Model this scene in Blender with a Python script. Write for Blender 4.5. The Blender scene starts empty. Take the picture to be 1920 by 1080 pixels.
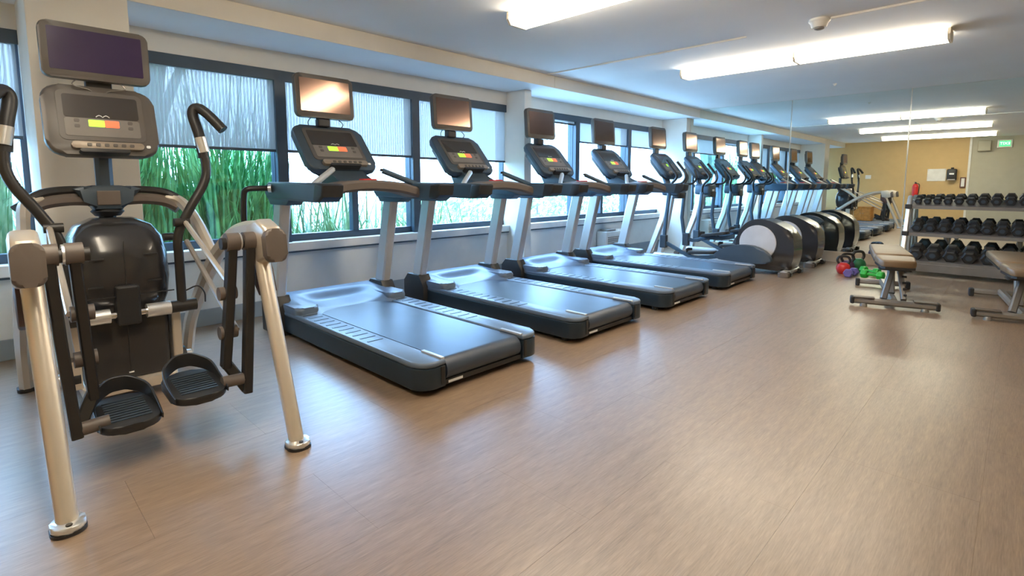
import bpy, bmesh, math, random
from mathutils import Vector, Matrix

# ------------------------------------------------------------------ camera, sky, exposure
scene = bpy.context.scene
COL = scene.collection
H = 1.10                                   # eye height in metres
PITCH = math.radians(6.167); YAW = math.radians(44.064)
cam_data = bpy.data.cameras.new('camera')
cam_data.sensor_width = 36.0
cam_data.lens = 981.0 / 1920.0 * 36.0
cam_data.shift_y = -89.0 / 1920.0
cam_data.clip_start = 0.05; cam_data.clip_end = 300
cam = bpy.data.objects.new('camera', cam_data); COL.objects.link(cam)
fw = Vector((-math.sin(YAW) * math.cos(PITCH), math.cos(YAW) * math.cos(PITCH), -math.sin(PITCH)))
rt = Vector((math.cos(YAW), math.sin(YAW), 0)); up = rt.cross(fw)
cam.matrix_world = Matrix(((rt.x, up.x, -fw.x, 0), (rt.y, up.y, -fw.y, 0), (rt.z, up.z, -fw.z, H), (0, 0, 0, 1)))
scene.camera = cam

world = bpy.data.worlds.new('overcast_sky'); scene.world = world; world.use_nodes = True
wn, wl = world.node_tree.nodes, world.node_tree.links
wn.clear()
w_out = wn.new('ShaderNodeOutputWorld'); w_bg = wn.new('ShaderNodeBackground')
w_tc = wn.new('ShaderNodeTexCoord'); w_no = wn.new('ShaderNodeTexNoise'); w_ra = wn.new('ShaderNodeValToRGB')
w_no.inputs['Scale'].default_value = 2.2; w_no.inputs['Detail'].default_value = 5
w_ra.color_ramp.elements[0].position = 0.35; w_ra.color_ramp.elements[0].color = (0.20, 0.49, 1.0, 1)
w_ra.color_ramp.elements[1].position = 0.66; w_ra.color_ramp.elements[1].color = (0.47, 0.74, 1.0, 1)
wl.new(w_tc.outputs['Generated'], w_no.inputs['Vector']); wl.new(w_no.outputs['Fac'], w_ra.inputs['Fac'])
wl.new(w_ra.outputs['Color'], w_bg.inputs['Color']); wl.new(w_bg.outputs['Background'], w_out.inputs['Surface'])
w_bg.inputs['Strength'].default_value = 11.5
LAMP = 12.0                                # fluorescent diffuser strength

scene.view_settings.view_transform = 'Standard'
scene.view_settings.look = 'None'
scene.view_settings.gamma = 1.0
scene.view_settings.use_curve_mapping = False
scene.view_settings.exposure = 0.92

# ------------------------------------------------------------------ materials
MATS = {}
def nodes_of(m):
    m.use_nodes = True
    return m.node_tree.nodes, m.node_tree.links, m.node_tree.nodes.get('Principled BSDF')

def mat(name, col, rough=0.5, metal=0.0, vary=0.08, scale=6.0, bump=0.0, bscale=200.0, emit=0.0, coat=0.0, spec=0.5):
    """plain procedural material: colour with a little noise variation, optional fine bump"""
    if name in MATS: return MATS[name]
    m = bpy.data.materials.new(name); n, l, p = nodes_of(m)
    tc = n.new('ShaderNodeTexCoord'); no = n.new('ShaderNodeTexNoise'); ra = n.new('ShaderNodeValToRGB')
    no.inputs['Scale'].default_value = scale; no.inputs['Detail'].default_value = 3
    a = [max(0, c * (1 - vary)) for c in col]; b = [min(1, c * (1 + vary)) for c in col]
    ra.color_ramp.elements[0].color = (*a, 1); ra.color_ramp.elements[1].color = (*b, 1)
    ra.color_ramp.elements[0].position = .3; ra.color_ramp.elements[1].position = .7
    l.new(tc.outputs['Object'], no.inputs['Vector']); l.new(no.outputs['Fac'], ra.inputs['Fac'])
    l.new(ra.outputs['Color'], p.inputs['Base Color'])
    p.inputs['Roughness'].default_value = rough; p.inputs['Metallic'].default_value = metal
    p.inputs['Specular IOR Level'].default_value = spec
    p.inputs['Coat Weight'].default_value = coat
    if bump:
        n2 = n.new('ShaderNodeTexNoise'); n2.inputs['Scale'].default_value = bscale
        bp = n.new('ShaderNodeBump'); bp.inputs['Strength'].default_value = bump; bp.inputs['Distance'].default_value = .002
        l.new(tc.outputs['Object'], n2.inputs['Vector']); l.new(n2.outputs['Fac'], bp.inputs['Height'])
        l.new(bp.outputs['Normal'], p.inputs['Normal'])
    if emit:
        l.new(ra.outputs['Color'], p.inputs['Emission Color']); p.inputs['Emission Strength'].default_value = emit
    MATS[name] = m
    return m

def floor_material():
    m = bpy.data.materials.new('vinyl_wood_grain'); n, l, p = nodes_of(m)
    geo = n.new('ShaderNodeNewGeometry')
    def streak(sx, sy, detail, off):
        mp = n.new('ShaderNodeMapping'); mp.inputs['Scale'].default_value = (sx, sy, 1); mp.inputs['Location'].default_value = (off, off * .3, 0)
        no = n.new('ShaderNodeTexNoise'); no.inputs['Scale'].default_value = 1; no.inputs['Detail'].default_value = detail; no.inputs['Roughness'].default_value = .6
        l.new(geo.outputs['Position'], mp.inputs['Vector']); l.new(mp.outputs['Vector'], no.inputs['Vector'])
        return no
    a = streak(260, 14, 4, 0); b = streak(34, 2.6, 2, 3.1)
    mx = n.new('ShaderNodeMix'); mx.data_type = 'FLOAT'; mx.inputs[0].default_value = .35
    l.new(a.outputs['Fac'], mx.inputs[2]); l.new(b.outputs['Fac'], mx.inputs[3])
    ra = n.new('ShaderNodeValToRGB'); e = ra.color_ramp.elements
    e[0].position = .30; e[0].color = (.165, .108, .068, 1); e[1].position = .70; e[1].color = (.37, .255, .165, 1)
    l.new(mx.outputs[0], ra.inputs['Fac']); l.new(ra.outputs['Color'], p.inputs['Base Color'])
    p.inputs['Roughness'].default_value = .42; p.inputs['Specular IOR Level'].default_value = .8
    p.inputs['Coat Weight'].default_value = .55; p.inputs['Coat Roughness'].default_value = .30; p.inputs['Coat IOR'].default_value = 1.6
    bp = n.new('ShaderNodeBump'); bp.inputs['Strength'].default_value = .10; bp.inputs['Distance'].default_value = .001
    l.new(a.outputs['Fac'], bp.inputs['Height']); l.new(bp.outputs['Normal'], p.inputs['Normal'])
    return m

def pane_material():
    m = bpy.data.materials.new('window_glass'); n, l, p = nodes_of(m)
    n.remove(p); out = n['Material Output']
    t = n.new('ShaderNodeBsdfTransparent'); t.inputs['Color'].default_value = (.95, .98, 1, 1)
    g = n.new('ShaderNodeBsdfGlossy'); g.inputs['Roughness'].default_value = .02
    mx = n.new('ShaderNodeMixShader'); mx.inputs[0].default_value = .05
    l.new(t.outputs[0], mx.inputs[1]); l.new(g.outputs[0], mx.inputs[2]); l.new(mx.outputs[0], out.inputs['Surface'])
    return m

def blind_material():
    m = bpy.data.materials.new('screen_blind_fabric'); n, l, p = nodes_of(m)
    n.remove(p); out = n['Material Output']
    geo = n.new('ShaderNodeNewGeometry'); wv = n.new('ShaderNodeTexWave'); wv.bands_direction = 'Y'
    wv.inputs['Scale'].default_value = 12; wv.inputs['Distortion'].default_value = .4
    l.new(geo.outputs['Position'], wv.inputs['Vector'])
    mr = n.new('ShaderNodeMapRange'); mr.inputs['To Min'].default_value = .15; mr.inputs['To Max'].default_value = .25
    l.new(wv.outputs['Fac'], mr.inputs['Value'])
    t = n.new('ShaderNodeBsdfTransparent'); t.inputs['Color'].default_value = (.95, .92, .90, 1)
    tl = n.new('ShaderNodeBsdfTranslucent'); tl.inputs['Color'].default_value = (.33, .31, .29, 1)
    df = n.new('ShaderNodeBsdfDiffuse'); df.inputs['Color'].default_value = (.55, .6, .66, 1)
    m1 = n.new('ShaderNodeMixShader'); m1.inputs[0].default_value = .45
    l.new(tl.outputs[0], m1.inputs[1]); l.new(df.outputs[0], m1.inputs[2])
    m2 = n.new('ShaderNodeMixShader'); l.new(mr.outputs[0], m2.inputs[0])
    l.new(m1.outputs[0], m2.inputs[1]); l.new(t.outputs[0], m2.inputs[2]); l.new(m2.outputs[0], out.inputs['Surface'])
    return m

def leaf_material(name, a, b):
    m = mat(name, a, .55, vary=.0)
    n, l, p = nodes_of(m)
    ra = [x for x in n if x.type == 'VALTORGB'][0]
    ra.color_ramp.elements[0].color = (*a, 1); ra.color_ramp.elements[1].color = (*b, 1)
    no = [x for x in n if x.type == 'TEX_NOISE'][0]; no.inputs['Scale'].default_value = 9
    return m

M_FLOOR = floor_material(); M_GLASS = pane_material(); M_BLIND = blind_material()
M_WALL = mat('warm_white_paint', (.82, .78, .70), .7, vary=.02, bump=.05)
M_LOWWALL = mat('pale_grey_paint', (.72, .74, .73), .7, vary=.03, bump=.05)
M_TAN = mat('tan_accent_paint', (.62, .43, .20), .7, vary=.03, bump=.05)
M_SAGE = mat('grey_green_paint', (.50, .47, .37), .7, vary=.03, bump=.05)
M_CEIL = mat('ceiling_paint', (.88, .90, .92), .8, vary=.02, scale=1.5, bump=.08, bscale=90)
M_BASE = mat('blue_grey_baseboard', (.27, .32, .36), .5)
M_SILL = mat('white_sill_laminate', (.80, .78, .74), .4)
M_FRAME = mat('dark_window_frame', (.055, .085, .12), .45)
M_MIRROR = mat('mirror_glass', (.84, .92, .90), .0, 1.0, vary=.0)
M_MEDGE = mat('mirror_edge', (.70, .78, .76), .15, .3)
M_SILVER = mat('silver_paint', (.66, .66, .66), .33, .55, vary=.03)
M_SILVER_WARM = mat('warm_lit_silver_paint', (.66, .59, .50), .33, .5, vary=.03)  # plain silver paint with warm lamplight tinted into its colour
M_SILVERB = mat('bright_silver', (.78, .79, .80), .28, .75, vary=.03)
M_DARK = mat('black_steel', (.030, .028, .027), .38, .2)
M_BLACK = mat('black_plastic', (.022, .022, .024), .42, bump=.05)
M_SHROUD = mat('gloss_charcoal_shroud', (.035, .034, .036), .22, .1, coat=.3)
M_PLAST = mat('slate_plastic', (.055, .078, .105), .40, .1, bump=.04)
M_ARM = mat('slate_handrail', (.06, .10, .145), .38, .2)
M_RAIL = mat('dark_teal_side_rail', (.018, .032, .048), .34, .1, bump=.04)
M_TOP = mat('grey_foot_rail', (.125, .17, .24), .38)  # grey plastic, the blue of the window light mixed into the colour
M_BELT = mat('running_belt', (.048, .064, .094), .38, bump=.10, bscale=400)  # belt colour also carries a blue tint standing in for window light
M_BEZEL = mat('brown_grey_bezel', (.105, .092, .082), .38)
M_CAP = mat('brown_cap_plastic', (.13, .105, .09), .45)
M_SCREEN = mat('dark_screen_glass', (.24, .15, .115), .14, .9, vary=.0)
M_PURPLE = mat('purple_black_screen', (.045, .028, .075), .12, .0, vary=.05)
M_CSCREEN = mat('console_glass', (.10, .09, .085), .08, .6, vary=.0)
M_PANEL = mat('console_keypad_grey', (.20, .18, .165), .45)
M_LEDGE = mat('console_ledge', (.30, .25, .20), .4, .3)
M_GREEN_LED = mat('green_led', (.35, .75, .05), .4, emit=.75)
M_RED_LED = mat('red_led', (.85, .12, .05), .4, emit=.75)
M_WHITE = mat('white_plastic', (.80, .78, .74), .45)
M_MARK = mat('white_print', (.85, .85, .85), .5)
M_RED = mat('red_enamel', (.62, .03, .03), .35)
M_DIFF = mat('lit_diffuser', (1.0, .87, .68), .5, vary=.0, emit=LAMP)
M_FIX = mat('fixture_enamel', (.75, .68, .56), .5)
M_DISC = mat('pale_silver_disc', (.62, .60, .60), .4, .3)
M_PAD = mat('tan_brown_vinyl', (.19, .125, .07), .42, bump=.08)
M_GRAY = mat('grey_steel', (.33, .31, .29), .38, .5)
M_RUBBER = mat('black_rubber', (.026, .027, .030), .5, bump=.08)
M_CHROME = mat('chrome', (.75, .75, .76), .15, 1.0)
M_SHELF = mat('rack_grey_steel', (.22, .21, .21), .4, .4)

# ------------------------------------------------------------------ mesh helpers
def rounded(pts, n=6):
    """Catmull-Rom through the points"""
    P = [Vector(p) for p in pts]
    if len(P) < 3: return P
    out = []
    for i in range(len(P) - 1):
        p0 = P[i - 1] if i else P[0] * 2 - P[1]; p1 = P[i]; p2 = P[i + 1]
        p3 = P[i + 2] if i + 2 < len(P) else P[-1] * 2 - P[-2]
        for k in range(n):
            t = k / n
            out.append(.5 * ((2 * p1) + (p2 - p0) * t + (2 * p0 - 5 * p1 + 4 * p2 - p3) * t * t + (3 * p1 - p0 - 3 * p2 + p3) * t ** 3))
    out.append(P[-1]); return out

class MB:
    def __init__(s): s.bm = bmesh.new()
    def _bev(s, verts, b, seg):
        if b > 0:
            ed = {e for v in verts for e in v.link_edges}
            bmesh.ops.bevel(s.bm, geom=list(ed), offset=b, segments=seg, affect='EDGES', profile=.5, clamp_overlap=True)
    def box(s, x0, x1, y0, y1, z0, z1, b=0.0, seg=2, M=None):
        c = [(x, y, z) for x in (x0, x1) for y in (y0, y1) for z in (z0, z1)]
        v = [s.bm.verts.new(M @ Vector(p) if M else p) for p in c]
        for f in ((0, 1, 3, 2), (4, 6, 7, 5), (0, 4, 5, 1), (2, 3, 7, 6), (0, 2, 6, 4), (1, 5, 7, 3)):
            s.bm.faces.new([v[i] for i in f])
        s._bev(v, b, seg); return s
    def prism(s, outline, axis, a, b, bev=0.0, seg=2, M=None):
        """outline: 2-D points; axis 'x','y','z' is the extrusion axis"""
        def put(p, d):
            q = {'x': (d, p[0], p[1]), 'y': (p[0], d, p[1]), 'z': (p[0], p[1], d)}[axis]
            return M @ Vector(q) if M else Vector(q)
        A = [s.bm.verts.new(put(p, a)) for p in outline]; Bv = [s.bm.verts.new(put(p, b)) for p in outline]
        n = len(outline)
        fa = s.bm.faces.new(A); fb = s.bm.faces.new(Bv[::-1])
        for i in range(n): s.bm.faces.new((A[i], Bv[i], Bv[(i + 1) % n], A[(i + 1) % n]))
        if bev > 0:
            ed = list(fa.edges) + list(fb.edges)
            bmesh.ops.bevel(s.bm, geom=ed, offset=bev, segments=seg, affect='EDGES', profile=.5, clamp_overlap=True)
        return s
    def sweep(s, pts, section, ref=(0, 1, 0), scale=None):
        """section: list of (side, normal) offsets; side follows ref"""
        P = [Vector(p) for p in pts]; rings = []
        ref = Vector(ref)
        for i, p in enumerate(P):
            t = (P[min(i + 1, len(P) - 1)] - P[max(i - 1, 0)]).normalized()
            r = ref - t * ref.dot(t)
            if r.length < 1e-4: r = Vector((1, 0, 0)) - t * t.x
            r.normalize(); nn = t.cross(r)
            k = scale[i] if scale else 1
            rings.append([s.bm.verts.new(p + r * (a * k) + nn * (c * k)) for a, c in section])
        n = len(section)
        for A, Bv in zip(rings, rings[1:]):
            for i in range(n): s.bm.faces.new((A[i], A[(i + 1) % n], Bv[(i + 1) % n], Bv[i]))
        s.bm.faces.new(rings[0][::-1]); s.bm.faces.new(rings[-1]); return s
    def tube(s, pts, r, seg=10, ref=(0, 1, 0), scale=None):
        return s.sweep(pts, [(r * math.cos(2 * math.pi * k / seg), r * math.sin(2 * math.pi * k / seg)) for k in range(seg)], ref, scale)
    def bar(s, pts, w, h, ch=.2, ref=(0, 1, 0), scale=None):
        a, b = w / 2, h / 2; c = min(a, b) * ch * 2
        sec = [(-a + c, -b), (a - c, -b), (a, -b + c), (a, b - c), (a - c, b), (-a + c, b), (-a, b - c), (-a, -b + c)]
        return s.sweep(pts, sec, ref, scale)
    def cyl(s, p0, p1, r0, r1=None, seg=16):
        r1 = r0 if r1 is None else r1
        d = (Vector(p1) - Vector(p0)).normalized()
        ref = (0, 0, 1) if abs(d.z) < .9 else (0, 1, 0)
        sec = [(math.cos(2 * math.pi * k / seg), math.sin(2 * math.pi * k / seg)) for k in range(seg)]
        return s.sweep([p0, p1], [(a * r0, b * r0) for a, b in sec], ref, scale=[1, r1 / r0])
    def lathe(s, prof, center=(0, 0, 0), seg=20):
        """prof: (radius, z)"""
        c = Vector(center); rings = []
        for r, z in prof:
            rings.append([s.bm.verts.new(c + Vector((r * math.cos(2 * math.pi * k / seg), r * math.sin(2 * math.pi * k / seg), z))) for k in range(seg)])
        for A, Bv in zip(rings, rings[1:]):
            for i in range(seg): s.bm.faces.new((A[i], A[(i + 1) % seg], Bv[(i + 1) % seg], Bv[i]))
        s.bm.faces.new(rings[0][::-1]); s.bm.faces.new(rings[-1]); return s
    def grid(s, fn, nu, nv, z0):
        """height surface fn(u,v)->(x,y,z) with a skirt down to z0"""
        g = [[s.bm.verts.new(fn(i / nu, j / nv)) for j in range(nv + 1)] for i in range(nu + 1)]
        for i in range(nu):
            for j in range(nv): s.bm.faces.new((g[i][j], g[i + 1][j], g[i + 1][j + 1], g[i][j + 1]))
        rim = [g[i][0] for i in range(nu)] + [g[nu][j] for j in range(nv)] + [g[i][nv] for i in range(nu, 0, -1)] + [g[0][j] for j in range(nv, 0, -1)]
        low = [s.bm.verts.new((v.co.x, v.co.y, z0)) for v in rim]
        n = len(rim)
        for i in range(n): s.bm.faces.new((rim[i], low[i], low[(i + 1) % n], rim[(i + 1) % n]))
        s.bm.faces.new(low); return s
    def build(s, name, material, parent=None, smooth=35, loc=None, rotz=0.0):
        bmesh.ops.recalc_face_normals(s.bm, faces=s.bm.faces)
        me = bpy.data.meshes.new(name); s.bm.to_mesh(me); s.bm.free()
        me.materials.append(material)
        if smooth:
            me.polygons.foreach_set('use_smooth', [True] * len(me.polygons))
            me.set_sharp_from_angle(angle=math.radians(smooth))
        o = bpy.data.objects.new(name, me); COL.objects.link(o)
        if parent: o.parent = parent
        if loc: o.location = loc
        o.rotation_euler = (0, 0, rotz)
        return o

def tag(o, label=None, cat=None, group=None, kind=None):
    if label: o['label'] = label
    if cat: o['category'] = cat
    if group: o['group'] = group
    if kind: o['kind'] = kind
    return o
def thing(name, label, cat, loc=(0, 0, 0), rotz=0.0, group=None):
    e = bpy.data.objects.new(name, None); COL.objects.link(e)
    e.empty_display_size = .1; e.location = loc; e.rotation_euler = (0, 0, rotz)
    return tag(e, label, cat, group)
def struct(o): o['kind'] = 'structure'; return o
def copy_tree(o, parent=None):
    kids = list(o.children)
    c = o.copy(); COL.objects.link(c); c.parent = parent
    for k in kids: copy_tree(k, c)
    return c
def rot_about(p, ax, deg):
    return Matrix.Translation(p) @ Matrix.Rotation(math.radians(deg), 4, ax) @ Matrix.Translation(-Vector(p))

# ------------------------------------------------------------------ room shell
XW = -4.50          # inner face of the window wall
XR = 1.70           # right wall
YB, YM = -1.50, 8.50   # back wall, mirror wall
ZC = 2.32           # ceiling
ZS = 2.19           # soffit underside
XS = -3.91          # soffit front
SILL = .60; WTOP = 2.04

flo = struct(MB().box(XW - .2, XR + .1, YB - .1, YM + .1, -.12, -.004).build('floor', mat('floor_screed', (.16, .11, .07), .8), smooth=0))
# vinyl tiles, grain along Y, staggered joints
TX, TY = .46, 1.02
tile_mesh = {}
def floor_tile(x0, x1, y0, y1):
    g = .0003
    key = (round(x1 - x0, 3), round(y1 - y0, 3))
    w, d = key
    if key not in tile_mesh:
        o = MB().box(g, w - g, g, d - g, -.0035, 0).build('vinyl_tile', M_FLOOR, flo, smooth=0)
        tile_mesh[key] = o.data
    else:
        o = bpy.data.objects.new('vinyl_tile', tile_mesh[key]); COL.objects.link(o); o.parent = flo
    o.location = (x0, y0, 0)
k = 0; x = -1.86 - TX * 6
while x < XR:
    x0, x1 = max(x, XW), min(x + TX, XR)
    y = YB - 2 + ((.32 if k % 2 else .83) - (YB - 2)) % TY - TY
    while y < YM:
        y0, y1 = max(y, YB), min(y + TY, YM)
        if x1 - x0 > .01 and y1 - y0 > .01: floor_tile(x0, x1, y0, y1)
        y += TY
    x += TX; k += 1

struct(MB().box(XW - .2, XR + .1, YB - .1, YM + .1, ZC, ZC + .12).build('ceiling', M_CEIL, smooth=0))
sof = struct(MB().box(XW - .2, XS, YB, YM, ZS, ZC - .001).build('ceiling_soffit', M_CEIL, smooth=0))
struct(MB().box(XS, XS + .012, YB, 4.72, ZS - .004, ZC - .002).build('soffit_fascia', M_WALL, sof, smooth=0))
struct(MB().box(XS, XS + .012, 4.728, YM - .002, ZS - .004, ZC - .002).build('soffit_fascia', M_WALL, sof, smooth=0))
# window wall: low wall, header, columns
wl_ = struct(MB().box(XW - .2, XW, YB, YM, 0, SILL - .08).build('wall_window', M_LOWWALL, smooth=0))
struct(MB().box(XW - .2, XW, YB, YM, WTOP, ZS - .001).build('wall_header', M_WALL, wl_, smooth=0))
struct(MB().box(XW, XW + .018, YB, YM, 0, .13, .003).build('baseboard_window', M_BASE, smooth=0))
ledge = struct(MB().box(XW - .16, XW + .05, YB, YM, SILL - .075, SILL, .006).build('window_sill', M_SILL, smooth=0))
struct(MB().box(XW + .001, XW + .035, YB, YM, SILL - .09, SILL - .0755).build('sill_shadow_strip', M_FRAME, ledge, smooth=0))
def column(x, y0, y1):
    return struct(MB().box(XW - .2, x, y0, y1, 0, ZS - .001 if x < XS else ZC - .001, .004).build('wall_column', M_WALL, smooth=0))
column(XS + .015, .28, .74); column(-4.21, 4.56, 4.68); column(-4.06, 8.36, 8.499)
struct(MB().box(XW - .2, XR + .1, YM, YM + .1, 0, ZC).build('wall_mirror_side', M_WALL, smooth=0))
struct(MB().box(-4.05, XR, YM - .02, YM - .001, 0, .15, .003).build('baseboard_mirror_side', mat('tan_baseboard', (.50, .40, .29), .5), smooth=0))
struct(MB().box(XR, XR + .1, YB, YM, 0, ZC).build('wall_right', M_TAN, smooth=0))
struct(MB().box(XR - .015, XR, YB, YM - .03, 0, .10).build('baseboard_right', M_BASE, smooth=0))
struct(MB().box(XW - .2, -1.03, YB - .1, YB, 0, ZC).build('wall_back', M_TAN, smooth=0))
struct(MB().box(-1.03, XR + .1, YB - .1, YB, 0, ZC).build('wall_back_entry', M_SAGE, smooth=0))
struct(MB().box(-1.055, -1.005, YB, YB + .02, 0, ZC - .002, .003).build('trim_1', M_SILL, smooth=0))
struct(MB().box(XW + .02, -1.06, YB, YB + .015, 0, .10).build('baseboard_back', M_BASE, smooth=0))

# mirror panels with visible joints
edges = [-4.055, -2.50, -1.09, .32, XR]
mlab = ['tall wall mirror panel beside the window column', 'tall wall mirror panel behind the kettlebells',
        'tall wall mirror panel behind the dumbbell rack', 'tall wall mirror panel against the tan side wall']
for i in range(4):
    a, b = edges[i] + .003, edges[i + 1] - .003
    t = thing('wall_mirror', mlab[i], 'mirror', ((a + b) / 2, YM - .012, .15))
    w = (b - a) / 2
    MB().box(-w, w, 0, .011, .002, ZC - .153).build('mirror_pane', M_MIRROR, t, smooth=0)
    for s in (-1, 1):
        MB().box(s * w - .004 if s > 0 else -w, s * w if s > 0 else -w + .004, -.0015, -.0002, .002, ZC - .153).build('polished_edge', M_MEDGE, t, smooth=0)

# windows: (y0,y1, blind bottom)
bays = [(-1.40, -.55, 1.40), (-.55, .30, 1.40), (.50, 1.87, 1.39), (1.87, 3.24, 1.39), (3.24, 4.60, 1.38), (4.62, 5.98, 1.93), (5.98, 7.34, 1.70), (7.34, 8.48, 1.70)]
where = ['behind the cabinet corner', 'left of the cross trainer column', 'behind the cross trainer handles', 'behind the first treadmill monitor',
         'between the second treadmill and the thin column', 'rolled nearly up behind the third treadmill', 'behind the fourth treadmill monitor', 'beside the mirror corner column']
for i, (a, b, zb) in enumerate(bays):
    m = MB(); fx0, fx1 = XW - .13, XW - .06
    m.box(fx0, fx1, a, a + .05, SILL, WTOP).box(fx0, fx1, b - .05, b, SILL, WTOP)
    m.box(fx0, fx1, a, b, SILL, SILL + .06).box(fx0, fx1, a, b, WTOP - .07, WTOP)
    if i in (3, 6): m.box(fx0, fx1, a + .66, a + .72, SILL + .05, 1.07).box(fx0, fx1, a, b, 1.03, 1.09)
    wdw = struct(m.build('window_%d' % (i + 1), M_FRAME, smooth=0))
    MB().box(XW - .10, XW - .094, a + .05, b - .05, SILL + .06, WTOP - .07).build('pane', M_GLASS, wdw, smooth=0)
    t = thing('roller_blind', 'pale blue translucent screen blind ' + where[i], 'blind', (XW - .035, (a + b) / 2, WTOP), group='roller blinds on the windows')
    hw = (b - a) / 2 - .035
    MB().cyl((0, -hw, -.035), (0, hw, -.035), .028).build('roller_tube', M_FRAME, t)
    MB().box(.015, .030, -hw - .03, hw + .03, -.085, 0, .002).build('valance', M_FRAME, t, smooth=0)
    MB().box(-.002, -.001, -hw, hw, zb - WTOP, -.03).build('fabric', M_BLIND, t, smooth=0)
    MB().box(-.008, .006, -hw, hw, zb - WTOP - .022, zb - WTOP, .003).build('bottom_rail', M_FRAME, t, smooth=0)
for n, yy in enumerate((1.87, 3.24, 5.98, 7.34, -.55)):
    struct(MB().box(XW - .15, XW - .005, yy - .045, yy + .045, SILL, WTOP).build('trim_%d' % (n + 2), M_FRAME, smooth=0))

# ------------------------------------------------------------------ ceiling fixtures
def ceiling_light(y, label):
    t = thing('ceiling_light', label, 'light', (-1.60, y, ZC))
    MB().box(-1.11, 1.11, -.075, .075, -.03, -.0005, .004).build('housing', M_FIX, t, smooth=0)
    for s in (-1, 1):
        out = [(-.10, -.014), (-.105, -.055), (-.08, -.088), (.08, -.088), (.105, -.055), (.10, -.014)]
        x0, x1 = (.012, 1.10) if s > 0 else (-1.10, -.012)
        MB().prism(out, 'x', x0, x1).build('diffuser', M_DIFF, t)
    for xx in (-1.108, 0, 1.108):
        MB().prism([(-.106, -.008), (-.110, -.057), (-.083, -.093), (.083, -.093), (.110, -.057), (.106, -.008)], 'x', xx - .010, xx + .010).build('end_cap', M_FIX, t)
ceiling_light(5.50, 'fluorescent ceiling light across the benches and dumbbell rack, nearest the mirror')
ceiling_light(2.86, 'fluorescent ceiling light level with the second treadmill')
ceiling_light(.22, 'fluorescent ceiling light level with the cross trainer')
t = thing('smoke_detector', 'round white smoke detector on the ceiling', 'detector', (-1.17, 4.50, ZC))
MB().lathe([(.07, -.0005), (.072, -.018), (.060, -.03), (.052, -.055), (.046, -.062)], seg=24).build('housing', M_WHITE, t)
MB().lathe([(.034, -.0615), (.034, -.072), (.020, -.078)], seg=20).build('sensor_grille', M_GRAY, t)
tag(MB().box(-1.095, XR - .001, 4.49, 4.51, ZC - .016, ZC - .0005, .003).build('cable_conduit', M_WHITE, smooth=0), 'thin white surface conduit running from the smoke detector', 'conduit')
tag(MB().box(-3.88, -1.73, 4.575, 4.595, ZC - .014, ZC - .0005, .003).build('cable_conduit', M_WHITE, smooth=0), 'thin white surface conduit ending bare between two ceiling lights', 'conduit')
tag(MB().lathe([(.022, -.0005), (.022, -.006), (.010, -.02), (.014, -.024)], (-1.73, 7.47, ZC), 12).build('sprinkler_head', M_WHITE), 'tiny white sprinkler head on the ceiling near the mirror', 'sprinkler')

# ------------------------------------------------------------------ treadmill
def rrect(x0, x1, y0, y1, r, n=5):
    out = []
    for cx, cy, a0 in ((x1 - r, y1 - r, 0), (x0 + r, y1 - r, 90), (x0 + r, y0 + r, 180), (x1 - r, y0 + r, 270)):
        for k in range(n + 1):
            a = math.radians(a0 + 90 * k / n); out.append((cx + r * math.cos(a), cy + r * math.sin(a)))
    return out

def make_console(t, cx, zc, w, h, tilt, purple=False):
    """tilted console pod, local frame: panel in the Y (width) / Z (height) plane, facing +X, tilted back"""
    M = Matrix.Translation((cx, 0, zc)) @ Matrix.Rotation(math.radians(-tilt), 4, 'Y')
    def panel(y0, y1, z0, z1, x0, x1, r=.012, bev=.0):
        return MB().prism(rrect(y0, y1, z0, z1, r), 'x', x0, x1, bev, M=M)
    body = MB().prism(rrect(-w / 2, w / 2, -h / 2, h / 2, .075), 'x', -.035, .02, .016, 3, M=M).build('console', M_BEZEL if purple else M_PLAST, t)
    MB().prism(rrect(-w * .42, w * .42, -h * .44, h * .42, .06), 'x', -.085, -.03, .02, 2, M=M).build('console_back', M_BLACK, t)
    panel(-w * .38, w * .38, -h * .30, h * .42, .018, .024, .03).build('face_plate', M_BEZEL, body)
    panel(-w * .33, w * .33, .03 * h, h * .36, .022, .0265).build('display_screen', M_CSCREEN, body)
    panel(-w * .33, w * .33, -h * .24, .02 * h, .022, .0265).build('control_panel', M_PANEL, body)
    panel(-w * .13, w * .01, -h * .10, 0.0, .026, .0285, .004).build('green_display', M_GREEN_LED, body)
    panel(w * .012, w * .14, -h * .10, 0.0, .026, .0285, .004).build('red_display', M_RED_LED, body)
    for yy in (-.25, .22):
        for zz in (-.04, -.12):
            panel(w * yy, w * (yy + .045), h * zz, h * (zz + .045), .026, .0285, .005).build('button', M_BEZEL, body)
    m = MB().tube([M @ Vector((.0275, (-.06 + .12 * k / 8) * w * 1.0, h * .045 + .010 * abs(math.sin(k / 8 * math.pi * 2)))) for k in range(9)], .0022, 5, ref=(1, 0, 0))
    m.build('wave_emblem', M_MARK, body)
    panel(-w * .30, w * .34, -h * .43, -h * .33, .016, .045, .015, .004).build('key_ledge', M_LEDGE, body)
    for k in range(6):
        y = -w * .17 + k * w * .075
        panel(y, y + w * .04, -h * .40, -h * .36, .0445, .049, .004).build('key', M_BEZEL, body)
    panel(-w * .24, w * .20, -h * .50, -h * .45, .0, .065, .012, .003).build('reading_rack', M_BLACK, body)
    panel(w * .37, w * .41, -h * .38, -h * .34, .019, .0235, .005).build('badge', M_MARK, body)
    return body

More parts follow.
